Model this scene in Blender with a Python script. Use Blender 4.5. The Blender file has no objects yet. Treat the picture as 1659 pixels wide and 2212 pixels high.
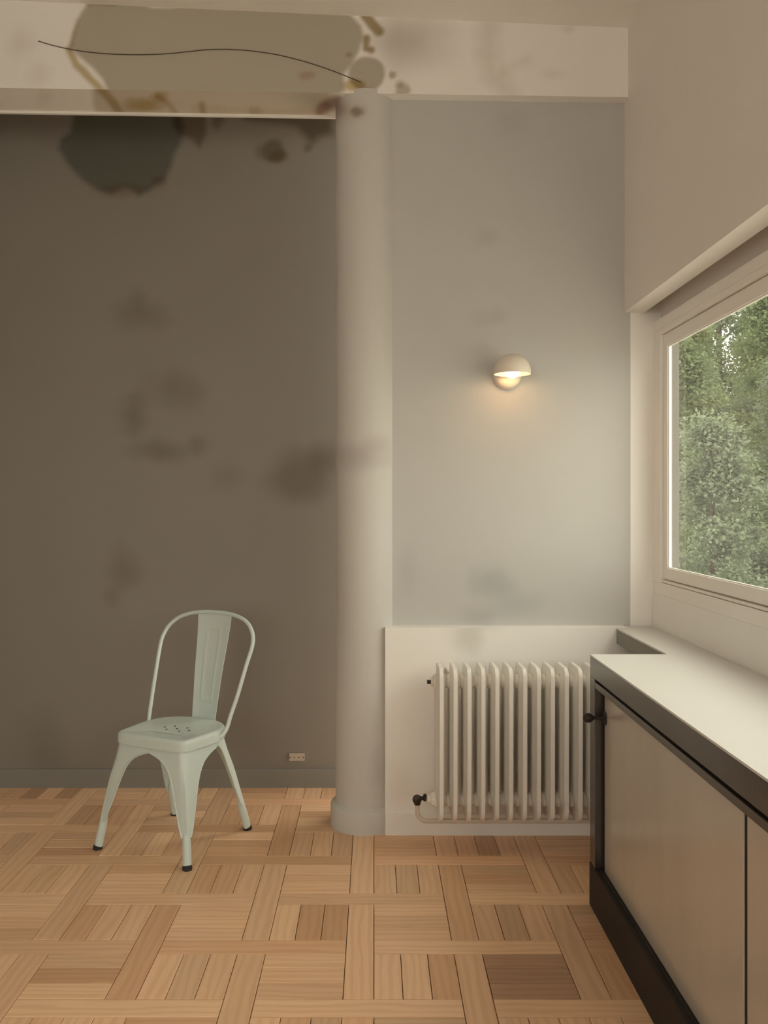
import bpy, bmesh, math, random
import numpy as np
from mathutils import Vector, Matrix

C = bpy.context.scene.collection
PI = math.pi
random.seed(7)
rng = np.random.default_rng(11)

# ------------------------------------------------------------------ camera
F, CX, CY, H = 1896.0, 808.0, 1085.0, 1.29      # focal length and principal point in pixels of the 1659 x 2212 frame, lens height
cam_d = bpy.data.cameras.new('camera')
cam = bpy.data.objects.new('camera', cam_d)
C.objects.link(cam)
cam.location = (0, 0, H)
cam.rotation_euler = (PI / 2, 0, 0)
cam_d.sensor_width = 36
cam_d.lens = 36 * F / 2212
cam_d.shift_x = (829.5 - CX) / 2212
cam_d.shift_y = -(1106 - CY) / 2212
cam_d.clip_start = 0.05
cam_d.clip_end = 300
bpy.context.scene.camera = cam

# ------------------------------------------------------------------ sky: an even overcast
SKY = (1.0, 0.935, 0.81)
SKY_STRENGTH = 4.2
w = bpy.data.worlds.new('overcast')
bpy.context.scene.world = w
w.use_nodes = True
bg = w.node_tree.nodes['Background']
bg.inputs['Color'].default_value = (*SKY, 1)
nt = w.node_tree                               # overcast: brighter towards the zenith
tc = nt.nodes.new('ShaderNodeTexCoord'); sx = nt.nodes.new('ShaderNodeSeparateXYZ'); mr = nt.nodes.new('ShaderNodeMapRange')
nt.links.new(tc.outputs['Generated'], sx.inputs[0]); nt.links.new(sx.outputs['Z'], mr.inputs[0])
mr.inputs[1].default_value = 0.0; mr.inputs[2].default_value = 1.0
mr.inputs[3].default_value = SKY_STRENGTH * .85; mr.inputs[4].default_value = SKY_STRENGTH * 1.1
nt.links.new(mr.outputs[0], bg.inputs['Strength'])

sun_d = bpy.data.lights.new('hazy_sun', 'SUN')          # passes along the facade: lights trees and ground, never shines in
sun_d.energy = 5.0; sun_d.angle = math.radians(8); sun_d.color = (1.0, .93, .82)
sun = bpy.data.objects.new('hazy_sun', sun_d); C.objects.link(sun)
sun.rotation_euler = Vector((.14, -.66, -.74)).to_track_quat('-Z', 'Y').to_euler()

def portal(name, loc, rot, sx, sy):
    # light portal in a wall opening: emits nothing, only tells the renderer where the sky comes in
    l = bpy.data.lights.new(name, 'AREA')
    l.shape = 'RECTANGLE'; l.size = sx; l.size_y = sy
    l.cycles.is_portal = True
    o = bpy.data.objects.new(name, l)
    o.location = loc; o.rotation_euler = rot
    C.objects.link(o)
portal('window_portal', (1.26, 0.45, 1.46), (0, PI / 2, 0), 1.2, 6.2)
portal('window_portal', (-1.8, -3.42, 1.82), (-PI / 2, 0, 0), 2.8, 1.85)        # unseen opening added behind the camera, fill light for beam and ceiling

vs = bpy.context.scene.view_settings
vs.view_transform = 'Standard'
vs.look = 'None'
vs.exposure = 0.18
vs.gamma = 1.0
vs.use_curve_mapping = False
try:
    bpy.context.scene.cycles.max_bounces = 14
    bpy.context.scene.cycles.diffuse_bounces = 10
    bpy.context.scene.cycles.transparent_max_bounces = 16
    bpy.context.scene.cycles.sample_clamp_indirect = 6.0
    bpy.context.scene.cycles.use_denoising = True
except Exception:
    pass

# ------------------------------------------------------------------ helpers
def X_(px, Y): return (px - CX) * Y / F
def Z_(py, Y): return H - (py - CY) * Y / F

def link(name, me, m=None, parent=None):
    o = bpy.data.objects.new(name, me)
    C.objects.link(o)
    if m is not None and not me.materials:
        me.materials.append(m)
    if parent is not None:
        o.parent = parent
    return o

def obj(name, bm, m, parent=None, smooth=False, angle=None):
    me = bpy.data.meshes.new(name)
    bmesh.ops.recalc_face_normals(bm, faces=bm.faces[:])
    bm.to_mesh(me); bm.free()
    if smooth:
        for p in me.polygons: p.use_smooth = True
        if angle is not None:
            try: me.set_sharp_from_angle(angle=math.radians(angle))
            except Exception: pass
    return link(name, me, m, parent)

def struct(o):
    o['kind'] = 'structure'
    return o

def tag(o, label, cat, group=None):
    o['label'] = label; o['category'] = cat
    if group: o['group'] = group
    return o

def thing(name, label, cat, loc=(0, 0, 0), rz=0, group=None):
    o = bpy.data.objects.new(name, None)
    C.objects.link(o)
    o.location = loc; o.rotation_euler = (0, 0, rz)
    o.empty_display_size = 0.1
    return tag(o, label, cat, group)

def box(bm, x0, x1, y0, y1, z0, z1, bev=0.0):
    r = bmesh.ops.create_cube(bm, size=1)
    vs_ = r['verts']
    for v in vs_:
        v.co = Vector((x0 + (v.co.x + .5) * (x1 - x0), y0 + (v.co.y + .5) * (y1 - y0), z0 + (v.co.z + .5) * (z1 - z0)))
    if bev > 0:
        es = list({e for v in vs_ for e in v.link_edges})
        bmesh.ops.bevel(bm, geom=es, offset=bev, segments=2, affect='EDGES', profile=0.5)
    return bm

def boxes(*bs, bev=0.0):
    bm = bmesh.new()
    for b in bs: box(bm, *b, bev=bev)
    return bm

def tube(bm, pts, rad, n=12, caps=True):
    """round bar along a list of points; rad a number or a list"""
    pts = [Vector(p) for p in pts]
    rads = rad if isinstance(rad, (list, tuple)) else [rad] * len(pts)
    tang = []
    for i in range(len(pts)):
        a = pts[max(i - 1, 0)]; b = pts[min(i + 1, len(pts) - 1)]
        tang.append((b - a).normalized())
    up = Vector((0, 0, 1)) if abs(tang[0].z) < .9 else Vector((1, 0, 0))
    nrm = tang[0].cross(up).normalized()
    rings = []
    for i, p in enumerate(pts):
        t = tang[i]
        nrm = (nrm - t * nrm.dot(t)).normalized()
        b = t.cross(nrm)
        rings.append([bm.verts.new(p + (nrm * math.cos(2 * PI * k / n) + b * math.sin(2 * PI * k / n)) * rads[i]) for k in range(n)])
    for a, b in zip(rings, rings[1:]):
        for k in range(n):
            bm.faces.new((a[k], a[(k + 1) % n], b[(k + 1) % n], b[k]))
    if caps:
        bm.faces.new(rings[0][::-1]); bm.faces.new(rings[-1])
    return bm

def lathe(bm, prof, n=48, axis='Z', origin=(0, 0, 0), close=False):
    """prof: list of (r, h)"""
    O = Vector(origin); rings = []
    for r, h in prof:
        ring = []
        for k in range(n):
            a = 2 * PI * k / n; c, s = r * math.cos(a), r * math.sin(a)
            v = {'Z': (c, s, h), 'Y': (c, h, s), 'X': (h, c, s)}[axis]
            ring.append(bm.verts.new(O + Vector(v)))
        rings.append(ring)
    for a, b in zip(rings, rings[1:]):
        for k in range(n):
            bm.faces.new((a[k], a[(k + 1) % n], b[(k + 1) % n], b[k]))
    if close:
        bm.faces.new(rings[0]); bm.faces.new(rings[-1])
    return bm

def spline(pts, n=8):
    """Catmull-Rom through points"""
    P = [np.array(p, float) for p in pts]
    P = [2 * P[0] - P[1]] + P + [2 * P[-1] - P[-2]]
    out = []
    for i in range(1, len(P) - 2):
        for k in range(n):
            t = k / n
            a, b, c, d = P[i - 1], P[i], P[i + 1], P[i + 2]
            out.append(.5 * ((2 * b) + (c - a) * t + (2 * a - 5 * b + 4 * c - d) * t * t + (3 * b - a - 3 * c + d) * t ** 3))
    out.append(P[-2])
    return out

# ------------------------------------------------------------------ materials
def new_mat(name):
    m = bpy.data.materials.new(name); m.use_nodes = True
    nt = m.node_tree
    return m, nt, nt.nodes['Principled BSDF']

def N(nt, t, **kw):
    n = nt.nodes.new(t)
    for k, v in kw.items():
        if k in n.inputs: n.inputs[k].default_value = v
        else: setattr(n, k, v)
    return n

def mixc(nt, a, b, fac, mode='MIX'):
    n = nt.nodes.new('ShaderNodeMix'); n.data_type = 'RGBA'; n.blend_type = mode
    for i, v in ((6, a), (7, b), (0, fac)):
        if hasattr(v, 'is_linked'): nt.links.new(v, n.inputs[i])
        elif i == 0: n.inputs[0].default_value = v
        else: n.inputs[i].default_value = (*v, 1) if len(v) == 3 else v
    return n.outputs[2]

def paint(name, col, rough=.75, var=.06, scale=3.0, bump=.05, bscale=120, spec=.3, stain=False, metallic=0.0, streak=None):
    m, nt, p = new_mat(name)
    tc = N(nt, 'ShaderNodeTexCoord')
    n1 = N(nt, 'ShaderNodeTexNoise', Scale=scale, Detail=5.0, Roughness=.6)
    mp = N(nt, 'ShaderNodeMapping')
    nt.links.new(tc.outputs['Object'], mp.inputs[0])
    if streak: mp.inputs['Scale'].default_value = streak
    nt.links.new(mp.outputs[0], n1.inputs['Vector'])
    lo = tuple(c * (1 - var) for c in col); hi = tuple(min(1, c * (1 + var)) for c in col)
    c = mixc(nt, lo, hi, n1.outputs['Fac'])
    if stain:
        at = N(nt, 'ShaderNodeAttribute', attribute_name='stain')
        c = mixc(nt, c, at.outputs['Color'], 1.0, 'MULTIPLY')
    nt.links.new(c, p.inputs['Base Color'])
    p.inputs['Roughness'].default_value = rough
    p.inputs['Specular IOR Level'].default_value = spec
    p.inputs['Metallic'].default_value = metallic
    if bump:
        n2 = N(nt, 'ShaderNodeTexNoise', Scale=bscale, Detail=4.0)
        nt.links.new(tc.outputs['Object'], n2.inputs['Vector'])
        b = N(nt, 'ShaderNodeBump', Strength=bump, Distance=.004)
        nt.links.new(n2.outputs['Fac'], b.inputs['Height'])
        nt.links.new(b.outputs[0], p.inputs['Normal'])
    return m

M = {}
M['white'] = paint('white_wall_paint', (.86, .845, .81), .6, .03, stain=True)
M['white_plain'] = paint('white_paint', (.86, .845, .81), .55, .03)
M['counter'] = paint('white_counter_paint', (.66, .65, .625), .4, .02, bump=.02)
M['ceiling'] = paint('ceiling_paint', (.87, .85, .82), .8, .03)
M['upper'] = paint('warm_white_wall_paint', (.80, .765, .73), .8, .03)
M['beam'] = paint('beam_paint', (.87, .845, .81), .8, .03, stain=True)
M['grey'] = paint('light_grey_wall_paint', (.52, .515, .495), .75, .04, 2.2, stain=True)
M['column'] = paint('column_paint', (.58, .565, .535), .7, .04, 2.0, stain=True)
M['taupe'] = paint('dark_grey_wall_paint', (.255, .232, .204), .8, .05, 1.5, stain=True)
M['taupe_board'] = paint('dark_grey_board_paint', (.245, .237, .212), .6, .05, 1.5)
M['frame'] = paint('window_frame_paint', (.87, .845, .805), .5, .03, bump=.03)
M['radiator'] = paint('radiator_enamel', (.80, .77, .72), .38, .03, 8, bump=.08, bscale=60, spec=.5)
M['pipe'] = paint('pipe_paint', (.62, .55, .47), .5, .08, 10)
M['bronze'] = paint('dark_bronze', (.055, .043, .035), .4, .2, 30, metallic=.6)
M['black'] = paint('dark_cabinet_paint', (.040, .032, .028), .20, .2, 6, bump=.03, bscale=50, spec=1.0)
M['black3'] = paint('matt_black_paint', (.026, .021, .019), .6, .25, 6, bump=.06, bscale=50, spec=.25)
M['black2'] = paint('groove_black', (.02, .018, .016), .6, .1)
M['knob'] = paint('knob_black', (.025, .019, .018), .45, .1, 20)
M['door'] = paint('sliding_door_panel', (.52, .47, .41), .2, .16, 3.5, bump=.02, bscale=25, spec=1.0, streak=(1, 1, .35))
M['door'].node_tree.nodes['Principled BSDF'].inputs['IOR'].default_value = 1.75
M['edge'] = paint('grey_sill_edge', (.26, .25, .22), .6, .1, 8)
M['chair'] = paint('chair_enamel', (.60, .69, .66), .34, .05, 9, bump=.02, bscale=30, spec=.5)
M['rubber'] = paint('black_rubber', (.03, .03, .03), .7, .1)
M['socket'] = paint('socket_plastic', (.50, .42, .35), .45, .04, 20)
M['lamp'] = paint('lamp_enamel', (.78, .70, .60), .4, .03, 10)
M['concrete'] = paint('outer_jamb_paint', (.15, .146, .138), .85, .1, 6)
M['lawn'] = paint('dry_gravel_and_grass', (.40, .375, .33), .9, .2, 1.2, bump=0)
M['bark'] = paint('bark', (.09, .072, .055), .9, .4, 6, bump=.3, bscale=12, streak=(1, 1, .2))
M['joint'] = paint('dark_joint', (.035, .024, .016), .9, .2)
M['wire'] = paint('dark_wire', (.11, .08, .055), .7, .1)

m, nt, p = new_mat('lamp_bulb')
p.inputs['Base Color'].default_value = (.9, .8, .65, 1)
p.inputs['Emission Color'].default_value = (1.0, .60, .27, 1)
p.inputs['Emission Strength'].default_value = 12.0
M['bulb'] = m

def glass_mat():
    m = bpy.data.materials.new('window_glass'); m.use_nodes = True
    nt = m.node_tree; nt.nodes.clear()
    out = N(nt, 'ShaderNodeOutputMaterial'); mx = N(nt, 'ShaderNodeMixShader')
    tr = N(nt, 'ShaderNodeBsdfTransparent'); gl = N(nt, 'ShaderNodeBsdfGlossy', Roughness=0.0)
    tr.inputs[0].default_value = (.93, .95, .93, 1)
    fr = N(nt, 'ShaderNodeFresnel', IOR=1.5); ge = N(nt, 'ShaderNodeNewGeometry')
    m1 = N(nt, 'ShaderNodeMath', operation='SUBTRACT'); m1.inputs[0].default_value = 1.0
    nt.links.new(ge.outputs['Backfacing'], m1.inputs[1])
    m2 = N(nt, 'ShaderNodeMath', operation='MULTIPLY'); nt.links.new(fr.outputs[0], m2.inputs[0]); nt.links.new(m1.outputs[0], m2.inputs[1])
    m3 = N(nt, 'ShaderNodeMath', operation='MULTIPLY', use_clamp=True); nt.links.new(m2.outputs[0], m3.inputs[0]); m3.inputs[1].default_value = 1.6
    nt.links.new(m3.outputs[0], mx.inputs[0]); nt.links.new(tr.outputs[0], mx.inputs[1]); nt.links.new(gl.outputs[0], mx.inputs[2])
    nt.links.new(mx.outputs[0], out.inputs[0])
    return m
M['glass'] = glass_mat()

def leaf_mat(name, c1, c2):
    m = bpy.data.materials.new(name); m.use_nodes = True
    nt = m.node_tree; nt.nodes.clear()
    out = N(nt, 'ShaderNodeOutputMaterial'); mx = N(nt, 'ShaderNodeMixShader'); mx.inputs[0].default_value = .4
    d = N(nt, 'ShaderNodeBsdfDiffuse'); t = N(nt, 'ShaderNodeBsdfTranslucent')
    at = N(nt, 'ShaderNodeAttribute', attribute_name='tone')
    c = mixc(nt, c1, c2, at.outputs['Fac'])
    nt.links.new(c, d.inputs[0]); nt.links.new(c, t.inputs[0])
    nt.links.new(d.outputs[0], mx.inputs[1]); nt.links.new(t.outputs[0], mx.inputs[2]); nt.links.new(mx.outputs[0], out.inputs[0])
    return m
M['leaf1'] = leaf_mat('leaf_mid_green', (0.109, 0.147, 0.076), (0.244, 0.302, 0.168))
M['leaf2'] = leaf_mat('leaf_grey_green', (0.118, 0.147, 0.101), (0.244, 0.281, 0.197))
M['leaf3'] = leaf_mat('leaf_yellow_green', (0.143, 0.181, 0.084), (0.302, 0.344, 0.193))

def wood_mat(name, attr):
    m, nt, p = new_mat(name)
    if attr:
        tone = N(nt, 'ShaderNodeAttribute', attribute_name='tone').outputs['Color']
    else:
        tone = N(nt, 'ShaderNodeObjectInfo').outputs['Color']
    uv = N(nt, 'ShaderNodeUVMap', uv_map='grain')
    oi = N(nt, 'ShaderNodeObjectInfo')
    off = N(nt, 'ShaderNodeVectorMath', operation='SCALE'); off.inputs[0].default_value = (37, 53, 0)
    nt.links.new(oi.outputs['Random'], off.inputs['Scale'])
    add = N(nt, 'ShaderNodeVectorMath', operation='ADD')
    nt.links.new(uv.outputs[0], add.inputs[0]); nt.links.new(off.outputs[0], add.inputs[1])
    mp = N(nt, 'ShaderNodeMapping'); mp.inputs['Scale'].default_value = (3.2, 34, 1)
    nt.links.new(add.outputs[0], mp.inputs[0])
    n1 = N(nt, 'ShaderNodeTexNoise', Scale=1.0, Detail=6.0, Roughness=.62, Distortion=.6)
    nt.links.new(mp.outputs[0], n1.inputs['Vector'])
    mp2 = N(nt, 'ShaderNodeMapping'); mp2.inputs['Scale'].default_value = (1.6, 9, 1)
    nt.links.new(add.outputs[0], mp2.inputs[0])
    wv = N(nt, 'ShaderNodeTexWave', Scale=1.3, Distortion=7.0, Detail=2.5); wv.bands_direction = 'Y'
    wv.inputs['Detail Scale'].default_value = 1.3
    nt.links.new(mp2.outputs[0], wv.inputs['Vector'])
    mp3 = N(nt, 'ShaderNodeMapping'); mp3.inputs['Scale'].default_value = (10, 260, 1)
    nt.links.new(add.outputs[0], mp3.inputs[0])
    n3 = N(nt, 'ShaderNodeTexNoise', Scale=1.0, Detail=2.0)
    nt.links.new(mp3.outputs[0], n3.inputs['Vector'])
    c = mixc(nt, tone, (.86, .80, .74), n1.outputs['Fac'], 'MULTIPLY')
    r = N(nt, 'ShaderNodeMapRange'); r.inputs[1].default_value = .35; r.inputs[2].default_value = .9; r.inputs[3].default_value = 0; r.inputs[4].default_value = .36
    nt.links.new(wv.outputs['Fac'], r.inputs[0])
    c = mixc(nt, c, (.78, .68, .58), r.outputs[0], 'MULTIPLY')
    r3 = N(nt, 'ShaderNodeMapRange'); r3.inputs[1].default_value = .55; r3.inputs[2].default_value = .8; r3.inputs[3].default_value = 0; r3.inputs[4].default_value = .12
    nt.links.new(n3.outputs['Fac'], r3.inputs[0])
    c = mixc(nt, c, (.55, .42, .32), r3.outputs[0], 'MULTIPLY')
    nt.links.new(c, p.inputs['Base Color'])
    p.inputs['Roughness'].default_value = .36
    p.inputs['Specular IOR Level'].default_value = .45
    b = N(nt, 'ShaderNodeBump', Strength=.06, Distance=.002)
    nt.links.new(n3.outputs['Fac'], b.inputs['Height']); nt.links.new(b.outputs[0], p.inputs['Normal'])
    return m
M['wood'] = wood_mat('oak_plank', False)
M['wood_rows'] = wood_mat('oak_plank_rows', True)

# ------------------------------------------------------------------ damp stains: soft shapes on the surfaces themselves
def wob(u, v, s):
    """cheap smooth noise, about -1..1"""
    r = np.zeros_like(u)
    for k, (a, b, c) in enumerate(((1.0, .7, 0.3), (-.6, 1.1, 1.7), (1.7, -1.3, 4.1), (2.3, 1.9, 2.2))):
        r += np.sin((a * u + b * v) / s + c) * np.cos((b * u - a * v) / s * .8 + 2 * c) / (1 + .6 * k)
    return r / 1.8

def sstep(x): 
    x = np.clip(x, 0, 1); return x * x * (3 - 2 * x)

def poly_mask(u, v, poly, soft, rough):
    P = np.array(poly, float); n = len(P)
    d2 = np.full(u.shape, 1e9); inside = np.zeros(u.shape, bool)
    for i in range(n):
        a, b = P[i], P[(i + 1) % n]
        e = b - a; t = np.clip(((u - a[0]) * e[0] + (v - a[1]) * e[1]) / (e @ e + 1e-12), 0, 1)
        d2 = np.minimum(d2, (u - a[0] - t * e[0]) ** 2 + (v - a[1] - t * e[1]) ** 2)
        cond = (a[1] > v) != (b[1] > v)
        with np.errstate(divide='ignore', invalid='ignore'):
            xi = a[0] + (v - a[1]) * e[0] / (e[1] if abs(e[1]) > 1e-12 else 1e-12)
        inside ^= cond & (u < xi)
    d = np.sqrt(d2) * np.where(inside, 1, -1) + rough * wob(u, v, soft * 4 + 9)
    return sstep(d / soft * .5 + .5)

def line_mask(u, v, pts, wdt, soft, rough):
    d2 = np.full(u.shape, 1e9)
    for a, b in zip(pts, pts[1:]):
        a = np.array(a, float); b = np.array(b, float); e = b - a
        t = np.clip(((u - a[0]) * e[0] + (v - a[1]) * e[1]) / (e @ e + 1e-12), 0, 1)
        d2 = np.minimum(d2, (u - a[0] - t * e[0]) ** 2 + (v - a[1] - t * e[1]) ** 2)
    d = wdt - np.sqrt(d2) + rough * wob(u, v, 14)
    return sstep(d / soft * .5 + .5)

def blob_mask(u, v, x, y, rx, ry, soft, rough=.25):
    d = 1 - np.sqrt(((u - x) / rx) ** 2 + ((v - y) / ry) ** 2) + rough * wob(u, v, max(rx, ry) * .55)
    return sstep(d / soft * .5 + .5)

def apply_stains(me, uvs, items):
    """uvs: per-vertex coordinates on the surface; items: (mask kind, args, tint multiplier)"""
    u, v = uvs
    col = np.ones((len(u), 4), np.float32)
    for kind, args, tint in items:
        k = {'poly': poly_mask, 'line': line_mask, 'blob': blob_mask}[kind](u, v, *args)[:, None]
        col[:, :3] *= 1 - k * (1 - np.array(tint)[None, :])
    at = me.color_attributes.new('stain', 'FLOAT_COLOR', 'POINT')
    at.data.foreach_set('color', col.ravel())

def grid_face(bm_name, P00, P10, P01, nu, nv, m, parent=None):
    """a subdivided rectangle from three corners"""
    P00, P10, P01 = map(np.array, (P00, P10, P01))
    U, V = np.meshgrid(np.linspace(0, 1, nu + 1), np.linspace(0, 1, nv + 1))
    co = P00 + U.ravel()[:, None] * (P10 - P00) + V.ravel()[:, None] * (P01 - P00)
    idx = np.arange((nu + 1) * (nv + 1)).reshape(nv + 1, nu + 1)
    f = np.stack([idx[:-1, :-1], idx[:-1, 1:], idx[1:, 1:], idx[1:, :-1]], -1).reshape(-1, 4)
    me = bpy.data.meshes.new(bm_name)
    me.from_pydata(co.tolist(), [], f.tolist())
    me.update()
    return me, co

def slab_with_stains(name, face, thick, nu, nv, m, pxY, items, parent=None):
    """wall slab whose room face is a fine grid carrying the stains; thick extrudes away from the room (+Y)"""
    (x0, x1, z0, z1, Y) = face
    me, co = grid_face(name, (x0, Y, z0), (x1, Y, z0), (x0, Y, z1), nu, nv, m)
    bm = bmesh.new(); bm.from_mesh(me)
    box(bm, x0, x1, Y + .001, Y + thick, z0, z1)
    bm.to_mesh(me); bm.free()
    n = len(me.vertices); c = np.empty(n * 3); me.vertices.foreach_get('co', c); c = c.reshape(-1, 3)
    apply_stains(me, (CX + c[:, 0] * F / pxY, CY - (c[:, 2] - H) * F / pxY), items)
    return link(name, me, m, parent)

# ------------------------------------------------------------------ room shell
WALL_BACK, WALL_GREY, PANEL_Y, WIN_X = 3.977, 3.47, 3.41, 1.10
TILT = -.0148                                  # the beam runs a little out of level

floor = struct(obj('floor', boxes((-3.7, 1.3, -3.3, 4.2, -.16, -.012)), M['joint']))

bm = bmesh.new()                               # ceiling, following the beam's slope
box(bm, -3.7, 1.3, -3.3, 4.2, 3.182, 3.5)
for v in bm.verts: v.co.z += -.0444 * v.co.x
struct(obj('ceiling', bm, M['ceiling']))

smudge = (.80, .78, .76)
wall_items = [
    ('poly', ([(165, 225), (380, 225), (396, 270), (388, 310), (375, 332), (368, 360), (356, 392), (325, 412), (300, 424), (284, 410), (268, 406), (240, 419), (210, 410), (178, 388), (145, 356), (124, 322), (128, 298), (150, 284), (156, 262)], 9, 3), (.47, .50, .47)),
    ('poly', ([(372, 225), (447, 225), (445, 290), (431, 318), (415, 299), (392, 292), (375, 272)], 9, 3), (.58, .52, .47)),
    ('poly', ([(455, 225), (490, 225), (486, 262), (470, 281), (458, 272)], 9, 3), (.62, .60, .55)),
    ('poly', ([(505, 225), (720, 225), (720, 290), (690, 300), (672, 318), (660, 300), (640, 276), (610, 268), (570, 262), (530, 256)], 14, 4), (.46, .43, .37)),
    ('blob', (586, 327, 32, 22, .35, .3), (.55, .50, .40)),
    ('blob', (603, 338, 18, 14, .5, .2), (.8, .72, .6)),
    ('blob', (664, 320, 9, 8, .6), (.7, .66, .6)),
    ('blob', (270, 410, 50, 12, .8, .3), (.82, .72, .66)),
    ('blob', (345, 392, 16, 12, .7, .3), (.82, .72, .66)),
    ('blob', (303, 678, 48, 26, .9, .35), smudge), ('blob', (297, 645, 16, 24, .9), (.88, .87, .85)),
    ('blob', (374, 838, 52, 32, .9, .4), smudge), ('blob', (286, 896, 26, 36, .8, .35), (.76, .74, .72)),
    ('blob', (322, 968, 42, 20, .9, .35), smudge), ('blob', (372, 978, 36, 18, .9), (.86, .85, .83)), ('blob', (428, 962, 20, 17, .9), smudge),
    ('blob', (489, 1028, 28, 26, 1.0), (.9, .89, .88)), ('blob', (650, 1030, 64, 48, .8, .3), (.70, .67, .65)), ('blob', (702, 988, 40, 26, .8), (.76, .73, .71)),
    ('blob', (268, 1232, 32, 38, .9, .3), (.82, .79, .77)), ('blob', (240, 1292, 17, 15, .9), (.85, .83, .8)), ('blob', (85, 1610, 48, 55, 1.1, .4), (.84, .84, .84)),
]
wall_back = struct(slab_with_stains('wall_back', (-2.2, .2, -.02, 3.42, WALL_BACK), .12, 230, 320, M['taupe'], WALL_BACK, wall_items))
wl = obj('wall_back_end', boxes((-3.7, -2.2, WALL_BACK, WALL_BACK + .12, -.02, 3.42)), M['taupe']); struct(wl); wl.parent = wall_back

grey_items = [
    ('blob', (1058, 1255, 38, 28, .9, .35), (.80, .82, .82)), ('blob', (1112, 1306, 56, 28, 1.0, .35), (.86, .89, .89)), ('blob', (1030, 1335, 36, 20, 1.0), (.85, .85, .85)),
    ('blob', (1050, 512, 22, 16, 1.1), (.93, .92, .91)), ('blob', (1042, 688, 28, 16, 1.0), (.92, .91, .90)), ('blob', (1076, 682, 16, 15, 1.0), (.92, .91, .9)),
    ('blob', (880, 1235, 20, 40, 1.0), (.93, .93, .93)), ('blob', (1105, 262, 30, 26, 1.1), (.92, .91, .90)),
]
struct(slab_with_stains('wall_centre', (-.03, 1.013, -.02, 3.3, WALL_GREY), .15, 110, 320, M['grey'], WALL_GREY, grey_items))

panel_items = [('blob', (1014, 1382, 28, 30, .8, .2), (.84, .83, .81)), ('blob', (1045, 1352, 40, 10, 1.0), (.93, .92, .91)), ('blob', (868, 1690, 26, 40, 1.1, .4), (.90, .88, .86)), ('blob', (1000, 1340, 40, 40, .9), (.93, .93, .92))]
PX0 = X_(832, PANEL_Y)
pan = struct(slab_with_stains('wall_panel_centre', (PX0, .985, -.02, .803, PANEL_Y), .061, 110, 90, M['white'], PANEL_Y, panel_items))
pan.name = 'trim_1'

# window wall: parapet, head over the window with its blind slot, far jamb
struct(obj('wall_right', boxes((1.10, 1.22, -3.3, 3.462, -.02, .934)), M['white_plain']))
struct(obj('wall_right_upper', boxes(
    (.99, 1.068, -3.3, 3.47, 2.04, 3.42),
    (1.068, 1.132, -3.3, 3.47, 2.30, 3.42),
    (1.132, 1.20, -3.3, 3.47, 1.990, 3.42), (1.013, 1.20, 3.47, 3.62, 2.04, 3.42)), M['upper']))
struct(obj('trim_2', boxes((1.013, 1.15, 3.4685, 3.62, -.02, 2.04), (.985, 1.10, PANEL_Y + .001, 3.47, -.02, .79)), M['white_plain']))          # far jamb of the window recess
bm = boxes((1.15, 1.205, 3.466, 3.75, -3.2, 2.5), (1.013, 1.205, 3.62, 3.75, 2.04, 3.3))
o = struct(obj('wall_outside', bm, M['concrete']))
struct(obj('wall_left_added', boxes((-3.6, -1.95, 2.5, 3.978, -.02, 3.42)), M['taupe_board']))  # unseen wall, added to keep bounced light off the alcove's left side
struct(obj('wall_left', boxes((-3.8, -3.6, -3.3, 4.2, -.02, 3.4)), M['upper']))
struct(obj('wall_front', boxes((-3.7, -3.2, -3.4, -3.2, -.02, 3.4), (-.4, 1.3, -3.4, -3.2, -.02, 3.4), (-3.2, -.4, -3.4, -3.2, -.02, .90), (-3.2, -.4, -3.4, -3.2, 2.75, 3.4)), M['upper']))  # its opening is an addition, out of view, that lets in fill light

struct(obj('baseboard_back', boxes((-3.6, -.05, WALL_BACK - .014, WALL_BACK + .005, -.005, .084), bev=.003), M['taupe_board']))
struct(obj('baseboard_centre', boxes((PX0 + .001, .985, PANEL_Y - .012, PANEL_Y + .004, -.005, .082), bev=.003), M['white_plain']))

# beam over the column: front face and underside carry the damp patch
BX0, BX1, BY0, BY1 = -3.6, .992, 3.42, 3.622
def zb(x): return 2.883 + TILT * x
beam = thing('ceiling_beam', 'white plastered ceiling beam with a large brown damp patch, resting on the round column', 'beam', (0, BY0, 2.883))
def beam_face(name, front):
    xs = np.linspace(-1.75, BX1, 520)
    if front:
        ts = np.linspace(0, 1, 90)
        co = [(x, 0, (zb(x) + t * (3.38 - zb(x))) - 2.883) for t in ts for x in xs]
    else:
        ts = np.linspace(0, 1, 40)
        co = [(x, t * (BY1 - BY0), zb(x) - 2.883) for t in ts for x in xs]
    nu = len(xs); nv = len(ts)
    idx = np.arange(nu * nv).reshape(nv, nu)
    f = np.stack([idx[:-1, :-1], idx[:-1, 1:], idx[1:, 1:], idx[1:, :-1]], -1).reshape(-1, 4)
    if not front: f = f[:, ::-1]
    me = bpy.data.meshes.new(name); me.from_pydata(co, [], f.tolist()); me.update()
    c = np.array(co); Yw = c[:, 1] + BY0
    return me, CX + c[:, 0] * F / Yw, CY - (c[:, 2] + 2.883 - H) * F / Yw
damp = (.52, .49, .42); ochre = (.62, .53, .34); rust = (.80, .68, .62)
beam_poly = [(192, 6), (300, 4), (330, 16), (372, 15), (400, 4), (462, 5), (478, 15), (500, 4), (552, 6), (575, 16), (640, 16), (655, 4), (722, 4), (746, 20), (764, 38), (780, 56), (785, 78), (774, 112), (758, 140), (741, 160), (744, 196), (720, 212), (240, 212), (222, 172), (200, 146), (166, 116), (150, 98), (157, 70), (174, 30)]
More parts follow.
